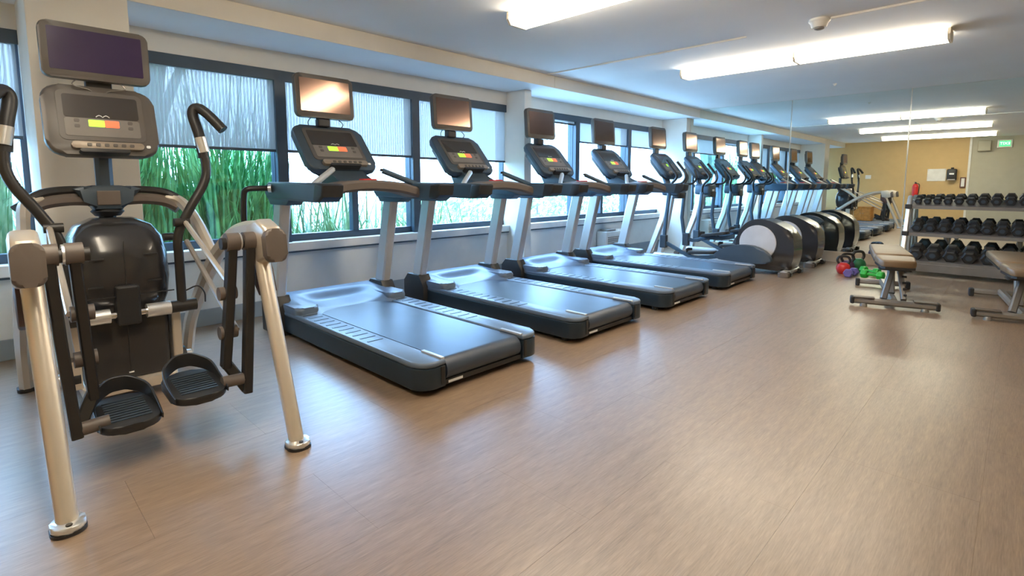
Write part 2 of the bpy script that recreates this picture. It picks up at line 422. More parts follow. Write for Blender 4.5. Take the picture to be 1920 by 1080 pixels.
def make_monitor(t, cx, z0, z1, w, screen_mat, tilt=4):
    zc = (z0 + z1) / 2; h = z1 - z0
    M = Matrix.Translation((cx, 0, zc)) @ Matrix.Rotation(math.radians(-tilt), 4, 'Y')
    mon = MB().prism(rrect(-w / 2, w / 2, -h / 2, h / 2, .035), 'x', -.028, .02, .007, 2, M=M).build('monitor', M_BEZEL, t)
    MB().prism(rrect(-w * .43, w * .43, -h * .36, h * .40, .006), 'x', .018, .0222, M=M).build('screen', screen_mat, mon)
    MB().prism(rrect(-w * .36, w * .36, -h * .34, h * .34, .03), 'x', -.055, -.026, .01, 2, M=M).build('rear_shell', M_BLACK, mon)
    return mon

def make_treadmill():
    t = thing('treadmill', 'treadmill', 'treadmill')
    for s in (-1, 1):
        # side rail, rounded rear corner in plan
        a, b = (.30, .46) if s > 0 else (-.46, -.30)
        pl = [(-1.78, a), (-1.78, b)]
        if s > 0:
            pl = [(-1.78, .30), (-.005, .30)] + [(-.09 + .09 * math.cos(math.radians(q)), .37 + .09 * math.sin(math.radians(q))) for q in range(0, 91, 15)] + [(-1.78, .46)]
        else:
            pl = [(-1.78, -.46)] + [(-.09 + .09 * math.cos(math.radians(q)), -.37 + .09 * math.sin(math.radians(q))) for q in range(-90, 1, 15)] + [(-.005, -.30), (-1.78, -.30)]
        MB().prism(pl, 'z', .035, .150, .006).build('side_rail', M_RAIL, t)
        q = [(x_, y_ * .995) for x_, y_ in pl]
        fr = MB().prism(q, 'z', .151, .182, .012, 3).build('foot_rail', M_TOP, t)
        for k_ in range(11):
            xr = -1.42 + k_ * .085
            MB().box(xr, xr + .012, s * .38 - .05, s * .38 + .05, .1815, .1845).build('tread_rib', M_PLAST, fr, smooth=0)
        MB().box(-.20, -.02, s * .305 - .012, s * .305 + .012, .176, .190, .004).build('roller_bracket', M_SILVER, t, smooth=0)
        MB().box(-.006, .002, s * .32 - .012, s * .32 + .012, .05, .15, .003).build('tension_plate', M_BLACK, t, smooth=0)
        MB().cyl((-.14, s * .39, 0), (-.14, s * .39, .04), .03).build('levelling_foot', M_BLACK, t)
        # shoe, upright, arm
        MB().prism([(-1.96, .0), (-1.66, .0), (-1.66, .18), (-1.73, .285), (-1.90, .285), (-1.96, .22)], 'y', s * .385, s * .505, .008).build('post_shoe', M_BLACK, t)
        MB().bar([(-1.795, s * .445, .27), (-1.625, s * .445, 1.0)], .078, .125, .16).build('upright', M_SILVER, t)
        MB().prism([(-1.72, .955), (-1.45, .955), (-1.38, 1.0), (-1.76, 1.0)], 'y', s * .39, s * .50, .01).build('post_bracket', M_ARM, t)
        MB().prism([(-1.78, 1.03), (-1.74, .995), (-1.02, .985), (-.99, 1.0), (-.96, 1.095), (-1.0, 1.105), (-1.71, 1.115), (-1.78, 1.09)], 'y', s * .37, s * .51, .014, 3).build('handrail', M_ARM, t)
        MB().prism([(-1.03, .988), (-.95, .988), (-.90, 1.02), (-.885, 1.09), (-.90, 1.10), (-1.0, 1.103)], 'y', s * .368, s * .512, .016, 3).build('handrail_cap', M_BLACK, t)
        MB().tube(rounded([(-1.16, s * .44, 1.07), (-1.22, s * .40, 1.10), (-1.36, s * .20, 1.20)], 4), .021, 10, ref=(0, 0, 1)).build('grip_bar', M_SILVER if s < 0 else M_ARM, t)
        MB().lathe([(.018, 0), (.022, .006), (.014, .02)], (-1.36, s * .20, 1.195)).build('grip_cap', M_BLACK, t)
        # shoulder of the motor cover
        MB().prism(rrect(-1.73, -1.44, s * .37 - .085, s * .37 + .085, .05), 'z', .16, .232, .025, 3).build('hood_shoulder', M_TOP, t)
    # belt loop round the rear roller
    arc = [(-.068 + .062 * math.sin(math.radians(q)), .112 + .062 * math.cos(math.radians(q))) for q in range(0, 181, 15)]
    MB().prism([(-1.60, .174)] + arc + [(-1.60, .05)], 'y', -.285, .285).build('running_belt', M_BELT, t, smooth=40)
    MB().prism([(-.10, .045), (-.02, .035), (-.02, .060), (-.04, .068), (-.10, .06)], 'y', -.298, .298).build('rear_guard', M_BLACK, t)
    MB().box(-.019, -.0175, -.27, -.17, .040, .054).build('rear_mark', M_MARK, t, smooth=0)
    def hood(u, v):
        x_ = -2.02 + .60 * u; y_ = -.45 + .90 * v
        ay = abs(y_)
        z = .262 - .05 * max(0, (u - .15)) - .07 * max(0, .12 - u) / .12
        dish = max(0, 1 - (ay / .30) ** 4) * max(0, min(1, (u - .30) / .14))
        z -= .05 * dish
        if u > .8: z -= (u - .8) * .20
        if ay > .39: z -= (ay - .39) * .5
        return (x_, y_, z)
    MB().grid(hood, 26, 30, .03).build('motor_hood', M_TOP, t, smooth=50)
    # cross bar arch, console base, console, monitor
    arch = rounded([(-1.22, -.40, 1.03), (-1.25, -.22, 1.075), (-1.26, 0, 1.09), (-1.25, .22, 1.075), (-1.22, .40, 1.03)], 5)
    MB().bar(arch, .19, .075, .22, ref=(1, 0, 0)).build('cross_bar', M_CAP, t)
    MB().prism([(-1.66, 1.085), (-1.32, 1.095), (-1.36, 1.125), (-1.48, 1.15), (-1.64, 1.27), (-1.76, 1.27)], 'y', -.14, .14, .015).build('console_neck', M_PLAST, t)
    MB().prism(rrect(-1.31, -1.22, -.035, .075, .02), 'z', 1.11, 1.138, .008).build('emergency_stop', M_RED, t)
    make_console(t, -1.70, 1.365, .56, .46, 42)
    MB().box(-1.90, -1.85, -.05, .05, 1.48, 1.66, .008).build('monitor_bracket', M_BLACK, t, smooth=0)
    MB().box(-1.86, -1.80, -.075, .02, 1.54, 1.60, .01).build('monitor_mount', M_BLACK, t, smooth=0)
    make_monitor(t, -1.84, 1.605, 1.93, .47, M_SCREEN)
    cb = rounded([(-1.85, .10, 1.62), (-1.84, .15, 1.57), (-1.86, .11, 1.52)], 5)
    MB().tube(cb, .0035, 5).build('monitor_cable', M_BLACK, t)
    MB().tube(rounded([(-1.85, -.10, 1.62), (-1.84, -.14, 1.57), (-1.86, -.11, 1.52)], 5), .0035, 5).build('monitor_cable', M_BLACK, t)
    return t

tm = make_treadmill()
tl_ = ['silver and slate treadmill standing next to the cross trainer, clearest light reflected in its monitor',
       'second treadmill from the cross trainer, with slate handrails and silver uprights',
       'third treadmill from the cross trainer, its console just past the thin column',
       'treadmill beside the first elliptical trainer, in front of the wall air conditioner']
for i, yc in enumerate((1.98, 3.26, 4.54, 5.79)):
    o = tm if i == 0 else copy_tree(tm)
    if i == 0: first_tm = o
    o.location = (-2.11, yc, 0); tag(o, tl_[i], 'treadmill', 'treadmills facing the windows')

MB().tube(rounded([(-1.66, -.50, 1.07), (-1.68, -.60, 1.07), (-1.70, -.66, 1.06), (-1.71, -.675, 1.0), (-1.72, -.68, .78)], 5), .020, 10, ref=(1, 0, 0)).build('side_handle', M_DARK, first_tm)
MB().cyl((-1.64, -.512, 1.07), (-1.652, -.53, 1.07), .028, seg=14).build('side_handle_cap', M_SILVERB, first_tm)

# ------------------------------------------------------------------ cross trainer with hanging pedals
def make_cross_trainer():
    t = thing('cross_trainer', 'cross trainer with hanging pedals, silver legs and purple-black monitor', 'exercise machine', (-2.12, .51, 0))
    for s in (-1, 1):
        # rear leg and foot
        MB().tube([(0, s * .372, .02), (-.33, s * .385, .80)], .030, 16, scale=[1, 1.08]).build('rear_leg', M_SILVER_WARM, t)
        ft = MB().prism(rrect(-.045, .062, s * .372 - .045, s * .372 + .045, .04), 'z', .008, .03, .008).build('foot', M_SILVERB, t)
        MB().prism(rrect(-.047, .064, s * .372 - .047, s * .372 + .047, .04), 'z', 0, .0095).build('rubber_pad', M_BLACK, ft)
        MB().cyl((.044, s * .372, .028), (.044, s * .372, .034), .009, seg=8).build('bolt', M_BLACK, ft)
        # long curved beam from the front foot up to the pivot
        pts = rounded([(-1.63, s * .375, .0), (-1.50, s * .38, .27), (-1.27, s * .38, .47), (-.99, s * .38, .685), (-.80, s * .38, .79), (-.63, s * .385, .86), (-.42, s * .39, .895), (-.30, s * .39, .88)], 5)
        MB().bar(pts, .062, .075, .3).build('side_beam', M_SILVER_WARM, t)
        MB().prism(rrect(-1.68, -1.58, s * .375 - .04, s * .375 + .04, .03), 'z', 0, .02, .004).build('front_foot', M_BLACK, t)
        # upper arch from the cross bar down to the beam
        pts = rounded([(-1.36, s * .27, 1.02), (-1.30, s * .33, .99), (-1.13, s * .352, .885), (-1.00, s * .36, .78), (-.92, s * .37, .70)], 5)
        MB().bar(pts, .05, .062, .3).build('upper_arch', M_SILVER_WARM, t)
        # pivot cap
        MB().prism([(-.40, .77), (-.30, .745), (-.20, .775), (-.185, .86), (-.21, .915), (-.30, .945), (-.42, .92)], 'y', s * .395 - .040, s * .395 + .040, .018, 3).build('pivot_cap', M_SILVER_WARM, t)
        cp = MB().prism(rrect(s * .395 - .044, s * .395 + .044, .765, .91, .03), 'x', -.215, -.165, .012, 3, M=rot_about((-.17, 0, .84), 'Y', -8)).build('cap_plate', M_CAP, t)
        MB().prism([(-.42, .84), (-.30, .72), (-.27, .62), (-.31, .60), (-.42, .70)], 'y', s * .395 - .035, s * .395 + .035, .008).build('pivot_gusset', mat('dark_maroon_plastic', (.06, .03, .028), .45), t)
        # pivot shaft and the two hanging arms
        MB().cyl((-.32, s * .36, .845), (-.32, s * .22, .845), .026).build('pivot_shaft', M_DARK, t)
        for yo, lo, xo in ((.335, .16, -.34), (.265, .28, -.40)):
            top = (-.32, s * yo, .85)
            if yo > .3: pts = [top, (-.33, s * (yo - .012), .55), (-.345, s * (yo - .035), lo)]
            else: pts = [top, (-.36, s * (yo - .015), .55), (-.40, s * (yo - .03), lo)]
            ar = MB().bar(pts, .036, .055, .15).build('hanging_arm', M_DARK, t)
            MB().cyl((-.32, s * (yo + .026), .85), (-.32, s * (yo - .026), .85), .040, seg=18).build('bearing_collar', M_CAP, ar)
            MB().cyl((-.32, s * (yo + .034), .85), (-.32, s * (yo + .024), .85), .036, seg=18).build('bearing_ring', M_SILVERB, ar)
            if yo < .3:
                MB().bar([(-.40, s * .235, .30), (-.35, s * .30, .175)], .03, .045, .2, ref=(1, 0, 0)).build('lower_link', M_DARK, ar)
        # pedal
        zp = .185 if s < 0 else .225
        py = s * .135 if s < 0 else s * .11
        pb = MB()
        pb.cyl((-.345, s * .30, zp + .0), (-.345, s * .20, zp + .005), .026)
        ax = pb.build('pedal_axle', M_CAP, t)
        M = Matrix.Translation((-.40, py, zp)) @ Matrix.Rotation(math.radians(6), 4, 'Y')
        pd = MB().prism(rrect(-.17, .125, -.105, .105, .075, 6), 'z', -.028, .006, .008, M=M).build('pedal', M_BLACK, t)
        rim = rounded([(.10, -.10, .02), (-.02, -.102, .03), (-.11, -.09, .055), (-.165, -.04, .075), (-.172, 0, .08), (-.165, .04, .075), (-.11, .09, .055), (-.02, .102, .03), (.10, .10, .02)], 4)
        MB().bar([M @ (p - Vector((0, 0, .022 + 0 * p.x))) for p in rim], .062, .012, .2, ref=(0, 0, 1), scale=[.35 + .65 * math.sin(math.pi * i_ / (len(rim) - 1)) ** .7 for i_ in range(len(rim))]).build('pedal_rim', M_BLACK, pd)
        for k_ in range(9):
            xx = -.11 + k_ * .022
            MB().box(xx, xx + .008, -.07, .07, .0055, .011, M=M).build('pedal_rib', M_PLAST, pd, smooth=0)
        # moving handle with grip
        hp = rounded([(-1.05, s * .235, .46), (-1.05, s * .235, .70), (-1.05, s * .24, .84), (-1.05, s * .30, .97), (-1.06, s * .375, 1.10), (-1.07, s * .395, 1.20), (-1.08, s * .375, 1.36), (-1.10, s * .355, 1.47)], 6)
        hd = MB().tube(hp, .023, 12, ref=(1, 0, 0)).build('moving_handle', M_DARK, t)
        MB().tube(rounded([(-1.075, s * .388, 1.24), (-1.08, s * .375, 1.36), (-1.10, s * .355, 1.47), (-1.09, s * .375, 1.505), (-1.05, s * .41, 1.475), (-1.0, s * .47, 1.39)], 6), .027, 12, ref=(1, 0, 0)).build('hand_grip', M_BLACK, hd)
        MB().tube([(-1.067, s * .391, 1.27), (-1.071, s * .376, 1.35)], .0286, 12, ref=(1, 0, 0)).build('pulse_sensor', M_SILVERB, hd)
        MB().cyl((-1.05, s * .30, .455), (-1.05, s * .17, .455), .032).build('handle_hub', M_DARK, hd)
        # link rods crossing from the handle to the arms
        MB().tube([(-1.03, s * .27, .90), (-.38, s * .285, .62)], .013, 8).build('link_rod', M_SILVER_WARM, t)
        MB().tube([(-1.03, s * .27, .80), (-.40, s * .29, .44)], .013, 8).build('link_rod', M_GRAY, t)
        for pz in ((-.38, .62), (-.40, .44)):
            MB().cyl((pz[0] + .01, s * .215, pz[1]), (pz[0] + .01, s * .285, pz[1]), .030).build('rod_joint', M_CAP, t)
        MB().cyl((-1.04, s * .22, .90), (-1.04, s * .29, .90), .022).build('rod_end', M_DARK, t)
        MB().cyl((-1.05, s * .18, .455), (-1.05, s * .075, .455), .036, seg=18).build('shaft_roller', M_SILVERB, t)
        MB().box(-1.20, -1.10, s * .215 - .022, s * .215 + .022, .10, .44, .008).build('crank_link', M_SILVER_WARM, t, smooth=0)
        MB().cyl((-1.15, s * .20, .155), (-1.15, s * .255, .155), .055, seg=20).build('crank_hub', M_BLACK, t)
        MB().cyl((-1.15, s * .256, .155), (-1.15, s * .285, .155), .030, seg=14).build('crank_cap', M_SILVERB, t)
        # upper cross bar wing
        wing = rounded([(-1.40, s * .05, 1.065), (-1.40, s * .16, 1.07), (-1.385, s * .27, 1.05), (-1.35, s * .355, .985)], 5)
        MB().bar(wing, .11, .038, .3, ref=(1, 0, 0)).build('bar_top', M_BLACK, t)
        MB().bar([p - Vector((-.012, 0, .05)) for p in wing[:-2]], .10, .060, .3, ref=(1, 0, 0)).build('bar_underside', M_CAP, t)
    # centre body
    shroud = []
    secs = [(.46, .185, -1.42, -1.10), (.52, .205, -1.46, -1.07), (.62, .215, -1.48, -1.05), (.74, .21, -1.48, -1.05), (.83, .195, -1.46, -1.08), (.89, .16, -1.43, -1.14), (.925, .09, -1.38, -1.22)]
    m = MB(); rings = []
    for z, hw, x0, x1 in secs:
        ring = []
        for k_ in range(28):
            a = 2 * math.pi * k_ / 28
            c, s_ = math.cos(a), math.sin(a)
            e = .55
            ring.append(m.bm.verts.new(((x0 + x1) / 2 + (x1 - x0) / 2 * math.copysign(abs(c) ** e, c), hw * math.copysign(abs(s_) ** e, s_), z)))
        rings.append(ring)
    for A, Bv in zip(rings, rings[1:]):
        for k_ in range(28): m.bm.faces.new((A[k_], A[(k_ + 1) % 28], Bv[(k_ + 1) % 28], Bv[k_]))
    m.bm.faces.new(rings[0][::-1]); m.bm.faces.new(rings[-1])
    sh = m.build('drive_shroud', M_SHROUD, t, smooth=60)
    MB().box(-1.052, -1.046, -.0015, .0015, .50, .82).build('shroud_seam', M_BLACK, sh, smooth=0)
    for yy, zz in ((-.11, .735), (.11, .745), (-.12, .60), (.12, .61)):
        MB().box(-1.053, -1.046, yy - .03, yy + .03, zz - .004, zz + .004, .001).build('shroud_slot', M_BLACK, sh, smooth=0)
    MB().box(-1.04, -1.035, -.20, .20, .545, .551).build('shroud_joint', M_BLACK, sh, smooth=0)
    lb = MB().prism(rrect(-1.45, -1.10, -.185, .185, .03), 'z', .11, .47, .012).build('lower_housing', M_SHROUD, t)
    MB().box(-1.101, -1.098, -.0012, .0012, .13, .44).build('housing_seam', M_BLACK, lb, smooth=0)
    MB().box(-1.1, -1.0975, -.01, .012, .135, .142).build('housing_mark', M_MARK, lb, smooth=0)
    MB().box(-1.14, -1.02, -.05, .05, .40, .60, .012).build('shaft_block', M_BLACK, t, smooth=0)
    MB().cyl((-1.05, -.30, .455), (-1.05, .30, .455), .018).build('rocker_shaft', M_CHROME, t)
    MB().prism(rrect(-1.60, -1.05, -.20, .20, .03), 'z', .055, .105, .008).build('base_plate', M_SILVER_WARM, t)
    MB().bar([(-1.60, -.375, .08), (-1.60, .375, .08)], .07, .055, .3, ref=(1, 0, 0)).build('front_cross_beam', M_SILVER_WARM, t)
    # mast, knuckle
    MB().bar([(-1.42, 0, .88), (-1.42, 0, 1.26)], .075, .06, .3).build('mast', M_PLAST, t)
    m = MB().prism([(-.15, 1.075), (-.09, 1.02), (-.06, .965), (.06, .965), (.09, 1.02), (.15, 1.075), (.10, 1.09), (.05, 1.075), (-.05, 1.075), (-.10, 1.09)], 'x', -1.47, -1.33, .018)
    kn = m.build('knuckle', M_PLAST, t)
    MB().box(-1.331, -1.322, -.05, .05, .99, 1.065, .004).build('knuckle_plate', M_CAP, kn, smooth=0)
    MB().lathe([(.055, .93), (.075, .955), (.06, .97)], (-1.40, 0, 0)).build('mast_collar', M_BLACK, t)
    make_console(t, -1.34, 1.418, .47, .365, 16, purple=True)
    MB().box(-1.44, -1.38, -.05, .06, 1.52, 1.68, .008).build('monitor_bracket', M_BLACK, t, smooth=0)
    make_monitor(t, -1.35, 1.625, 1.895, .445, M_PURPLE, 3)
    for s in (-1, 1):
        MB().tube(rounded([(-1.36, s * .06, 1.65), (-1.34, s * .11, 1.60), (-1.36, s * .05, 1.585), (-1.37, s * .02, 1.57)], 5), .003, 5).build('monitor_cable', M_GRAY, t)
    MB().cyl((-1.36, .235, .80), (-1.36, .30, .80), .022).build('adjuster_knob', M_BLACK, t)
    MB().tube(rounded([(-1.02, .25, .54), (-1.00, .30, .56), (-1.0, .33, .52), (-1.05, .345, .46)], 5), .004, 5).build('sensor_cable', M_BLACK, t)
    return t
make_cross_trainer()

# ------------------------------------------------------------------ elliptical trainers
def make_elliptical():
    t = thing('elliptical_trainer', 'elliptical', 'elliptical')
    # main drive housing, side profile in x,z
    prof = rounded([(-.46, .06), (-.02, .06), (.04, .16), (.055, .32), (.02, .50), (-.10, .60), (-.28, .665), (-.44, .655), (-.56, .56), (-.62, .40), (-.60, .22), (-.54, .10)], 4)
    prof = [(p.x, p.y) for p in [Vector((q[0], q[1])) for q in prof]]
    hs = MB().prism(prof, 'y', -.17, .17, .05, 3).build('drive_housing', M_SHROUD, t, smooth=45)
    MB().prism([(x_ * .985 - .005, z_ * .985 + .004) for x_, z_ in prof], 'y', .05, .062, .0).build('housing_groove', M_BLACK, hs)
    for s in (-1, 1):
        MB().cyl((-.36, s * .165, .375), (-.36, s * .182, .375), .222, .215, 40).build('side_disc', M_DISC, hs)
    # crank covers (near one low, far one high) with pedal arms and pedals
    def cover(yc, dz, rot):
        M = Matrix.Translation((-.36, yc, .30 + dz)) @ Matrix.Rotation(math.radians(rot), 4, 'Y')
        q = rounded([(-.50, -.08, 0), (-.38, .01, 0), (-.18, .065, 0), (.04, .05, 0), (.17, -.04, 0), (.19, -.12, 0), (.05, -.15, 0), (-.26, -.15, 0), (-.47, -.13, 0), (-.50, -.08, 0)], 4)[:-1]
        MB().prism([(p.x, p.y) for p in q], 'y', -.045, .045, .018, 2, M=M).build('crank_cover', M_PLAST, t, smooth=45)
    cover(-.235, -.02, 0); cover(.235, .27, -20)
    for s, zp, zl, xl in ((-1, .205, .31, -1.60), (1, .42, .35, -1.50)):
        pts = rounded([(xl, s * .235, zl), (xl + .12, s * .235, zl - .05), (-1.18, s * .24, zp - .07), (-.98, s * .24, zp - .06), (-.80, s * .235, zp - .03)], 5)
        MB().bar(pts, .035, .05, .25).build('pedal_arm', M_ARM, t)
        M = Matrix.Translation((-1.04, s * .19, zp)) @ Matrix.Rotation(math.radians(-4 if s < 0 else -10), 4, 'Y')
        pd = MB().prism(rrect(-.20, .18, -.085, .085, .05), 'z', -.025, .01, .008, M=M).build('pedal', M_BLACK, t)
        MB().prism(rrect(-.19, .17, -.075, .075, .045), 'z', .009, .016, M=M).build('pedal_pad', M_BEZEL, pd)
        MB().bar([M @ Vector(p) for p in ((-.19, -.08, .02), (-.205, 0, .03), (-.19, .08, .02))], .012, .05, .2, ref=(1, 0, 0)).build('toe_stop', M_BLACK, pd)
        # moving handle
        ha = MB().bar([(xl + .01, s * .235, .22), (-1.56, s * .235, .62), (-1.53, s * .225, .98)], .035, .05, .3).build('swing_arm', M_ARM, t)
        MB().box(xl - .03, xl + .06, s * .235 - .035, s * .235 + .035, .22, .40, .01).build('arm_joint', M_PLAST, ha, smooth=0)
        fwd = .10 if s < 0 else -.02
        MB().tube(rounded([(-1.53, s * .225, .96), (-1.54 + fwd * .3, s * .24, 1.08), (-1.50 + fwd, s * .275, 1.20), (-1.58 + fwd, s * .285, 1.32), (-1.66 + fwd, s * .275, 1.42)], 5), .018, 10).build('moving_handle', M_BLACK, t)
        MB().tube(rounded([(-1.58, s * .06, 1.04), (-1.50, s * .15, 1.09), (-1.38, s * .17, 1.11), (-1.33, s * .165, 1.19), (-1.36, s * .16, 1.30)], 5), .015, 8).build('fixed_handle', M_BLACK, t)
        # mast legs
        MB().bar([(-1.86, s * .17, .06), (-1.70, s * .075, .60), (-1.62, s * .05, 1.02)], .06, .085, .25).build('mast_leg', M_SILVERB, t)
    MB().box(-1.70, -1.46, -.13, .13, .94, 1.10, .03, 3).build('mast_head', M_ARM, t)
    MB().prism(rrect(-1.56, -1.44, -.09, .09, .03), 'z', .90, .985, .01).build('cup_holder', M_BLACK, t)
    MB().box(-1.455, -1.449, -.035, .035, .99, 1.02).build('mast_badge', M_MARK, t, smooth=0)
    MB().bar([(-1.86, -.30, .045), (-1.86, .30, .045)], .07, .06, .3, ref=(1, 0, 0)).build('front_cross_beam', M_SILVER, t)
    for s in (-1, 1): MB().cyl((-1.86, s * .30, .034), (-1.86, s * .345, .034), .036).build('front_foot', M_CAP, t)
    MB().bar([(-1.84, 0, .075), (-.4, 0, .075)], .10, .07, .3).build('floor_beam', M_SILVER, t)
    MB().bar([(-.02, -.26, .045), (-.02, .26, .045)], .07, .06, .3, ref=(1, 0, 0)).build('rear_cross_beam', M_SILVER, t)
    for s in (-1, 1):
        ft = MB().prism(rrect(-.07, .05, s * .27 - .05, s * .27 + .05, .03), 'z', .0, .055, .012).build('rear_foot', M_CAP, t)
        MB().cyl((.03, s * .20 - .03, .032), (.03, s * .20 + .03, .032), .032).build('transport_wheel', M_BLACK, ft)
    make_console(t, -1.70, 1.36, .50, .42, 40)
    MB().bar([(-1.66, 0, 1.06), (-1.76, 0, 1.32)], .12, .06, .3).build('console_neck', M_PLAST, t)
    MB().box(-1.90, -1.85, -.05, .05, 1.46, 1.66, .008).build('monitor_bracket', M_BLACK, t, smooth=0)
    make_monitor(t, -1.85, 1.60, 1.90, .42, M_SCREEN)
    return t
el = make_elliptical()
for i, yc in enumerate((6.90, 7.93)):
    o = el if i == 0 else copy_tree(el)
    o.location = (-1.93, yc, 0)
    tag(o, ['elliptical trainer beside the row of treadmills, with pale side disc', 'elliptical trainer close to the mirror, with pale side disc'][i], 'elliptical', 'elliptical trainers')

# ------------------------------------------------------------------ wall air conditioner under the sill
t = thing('wall_air_conditioner', 'white slatted air conditioning unit below the window sill behind the treadmills', 'air conditioner', (XW + .02, 6.74, 0))
MB().box(0, .17, -.30, .30, .06, .40, .012).build('casing', M_WHITE, t, smooth=0)
for k in range(9):
    MB().box(.168, .180, -.26, .26, .10 + k * .026, .112 + k * .026, .002).build('slat', M_LEDGE, t, smooth=0)
MB().box(.02, .15, -.25, -.02, .40, .43, .006).build('top_grille', M_GRAY, t, smooth=0)
MB().box(.03, .14, .05, .24, .40, .412, .004).build('control_lid', M_WHITE, t, smooth=0)
MB().box(.02, .15, -.28, .28, 0, .061).build('plinth', M_GRAY, t, smooth=0)

# ------------------------------------------------------------------ weight benches
def make_bench():
    t = thing('weight_bench', 'bench', 'bench')
    # local: pads run along +y, near crossbar along x at y=0
    cb = MB().bar([(-.31, 0, .05), (.31, 0, .05)], .075, .055, .3, ref=(0, 1, 0)).build('front_cross_beam', M_GRAY, t)
    for s in (-1, 1):
        MB().box(s * .31 - .02 if s > 0 else -.325, .325 if s > 0 else -.29, -.045, .045, .018, .085, .012).build('end_cap', M_RUBBER, cb, smooth=0)
        MB().box(min(s * .14, s * .30), max(s * .14, s * .30), -.040, .040, .078, .086, .003).build('grip_pad', M_CAP, cb, smooth=0)
        MB().lathe([(.028, 0), (.030, .012), (.022, .03)], (s * .22, -.02, 0), 14).build('levelling_foot', M_GRAY, cb)
    MB().bar([(0, .0, .06), (0, 1.15, .06)], .06, .06, .25, ref=(1, 0, 0)).build('spine_beam', M_GRAY, t)
    rb = MB().bar([(-.22, 1.15, .05), (.22, 1.15, .05)], .065, .055, .3).build('rear_cross_beam', M_GRAY, t)
    for s in (-1, 1): MB().box(s * .22 - .02, s * .22 + .02, 1.11, 1.19, 0, .08, .01).build('rear_foot', M_RUBBER, rb, smooth=0)
    MB().bar([(-.075, .02, .08), (-.02, .12, .33)], .05, .05, .2, ref=(0, 1, 0)).build('seat_post', M_SHELF, t)
    MB().bar([(.075, .04, .08), (.045, .16, .33)], .075, .04, .2, ref=(0, 1, 0)).build('adjuster_plate', M_GRAY, t)
    for k_ in range(4):
        MB().cyl((.052 + .004 * k_, -.008 + .03 * (3 - k_), .13 + .05 * (3 - k_)), (.088, -.008 + .03 * (3 - k_), .13 + .05 * (3 - k_)), .010, seg=8).build('adjuster_pin', M_BLACK, t)
    MB().prism([(-.12, .335), (.12, .335), (.08, .37), (-.08, .37)], 'y', .02, .20, .006).build('seat_bracket', M_DARK, t)
    MB().bar([(0, .28, .09), (0, .45, .38)], .06, .05, .2, ref=(1, 0, 0)).build('back_post', M_GRAY, t)
    MB().bar([(0, .16, .355), (0, 1.12, .375)], .06, .04, .2, ref=(1, 0, 0)).build('back_rail', M_GRAY, t)
    def pad(name, y0, y1, w0, w1, z):
        pl = [(-w0, y0 + .03), (-w0 + .03, y0), (w0 - .03, y0), (w0, y0 + .03), (w1, y1 - .04), (w1 - .04, y1), (-w1 + .04, y1), (-w1, y1 - .04)]
        p = MB().prism(pl, 'z', z, z + .065, .018, 3).build(name, M_PAD, t, smooth=50)
        MB().prism([(x_ * .97, (y_ - (y0 + y1) / 2) * .97 + (y0 + y1) / 2) for x_, y_ in pl], 'z', z - .014, z + .004).build('pad_board', M_BLACK, p)
    pad('seat_pad', -.16, .24, .125, .15, .385); pad('back_pad', .26, 1.18, .15, .14, .395)
    return t
be = make_bench()
be.location = (-.735, 5.62, 0); be.rotation_euler = (0, 0, math.radians(13))
tag(be, 'flat weight bench with tan pads between the kettlebells and the other bench', 'bench', 'weight benches')
b2 = copy_tree(be); b2.location = (.10, 5.72, 0); b2.rotation_euler = (0, 0, math.radians(8))
tag(b2, 'flat weight bench with tan pads further from the kettlebells, in front of the dumbbell rack', 'bench', 'weight benches')

# ------------------------------------------------------------------ dumbbell rack and dumbbells
RX0, RX1, RYF = -.99, 1.30, 7.92
t = thing('dumbbell_rack', 'three-tier grey steel dumbbell rack in front of the mirror', 'rack', ((RX0 + RX1) / 2, 8.14, 0))
hw = (RX1 - RX0) / 2
tiers = [(.17, -.20, .22), (.50, -.10, .22), (.83, 0.0, .22)]     # z of front lip, y of front, depth
for s in (-1, 1):
    fr = MB().bar(rounded([(s * hw, -.19, .03), (s * hw, -.17, .20), (s * hw, -.06, .52), (s * hw, .06, .86), (s * hw, .13, .93)], 5), .05, .07, .25, ref=(1, 0, 0)).build('end_frame', M_SILVER, t)
    MB().bar([(s * hw, .24, .03), (s * hw, .19, .90)], .05, .05, .25, ref=(1, 0, 0)).build('rear_post', M_SILVER, t)
    MB().box(s * hw - .03, s * hw + .03, -.27, .29, 0, .045, .01).build('foot_beam', M_SHELF, t, smooth=0)
for z, yf, d in tiers:
    tn = .063 / (d - .015); sf = lambda y_: z + .012 + (y_ - yf - .015) * tn
    sh = MB().prism([(yf - .01, z - .035), (yf - .01, sf(yf - .01)), (yf + d + .02, sf(yf + d + .02)), (yf + d + .02, sf(yf + d + .02) - .025), (yf + .01, z - .035)], 'x', -hw + .02, hw - .02).build('shelf', M_SHELF, t, smooth=0)
    for s in (-1, 1): MB().box(s * hw - .034, s * hw + .034, yf - .025, yf + .02, z - .035, z + .02, .006).build('shelf_end_cap', M_RUBBER, sh, smooth=0)
MB().box(-hw + .03, hw - .03, -.235, -.215, .05, .145, .004).build('kick_panel', M_SHELF, t, smooth=0)

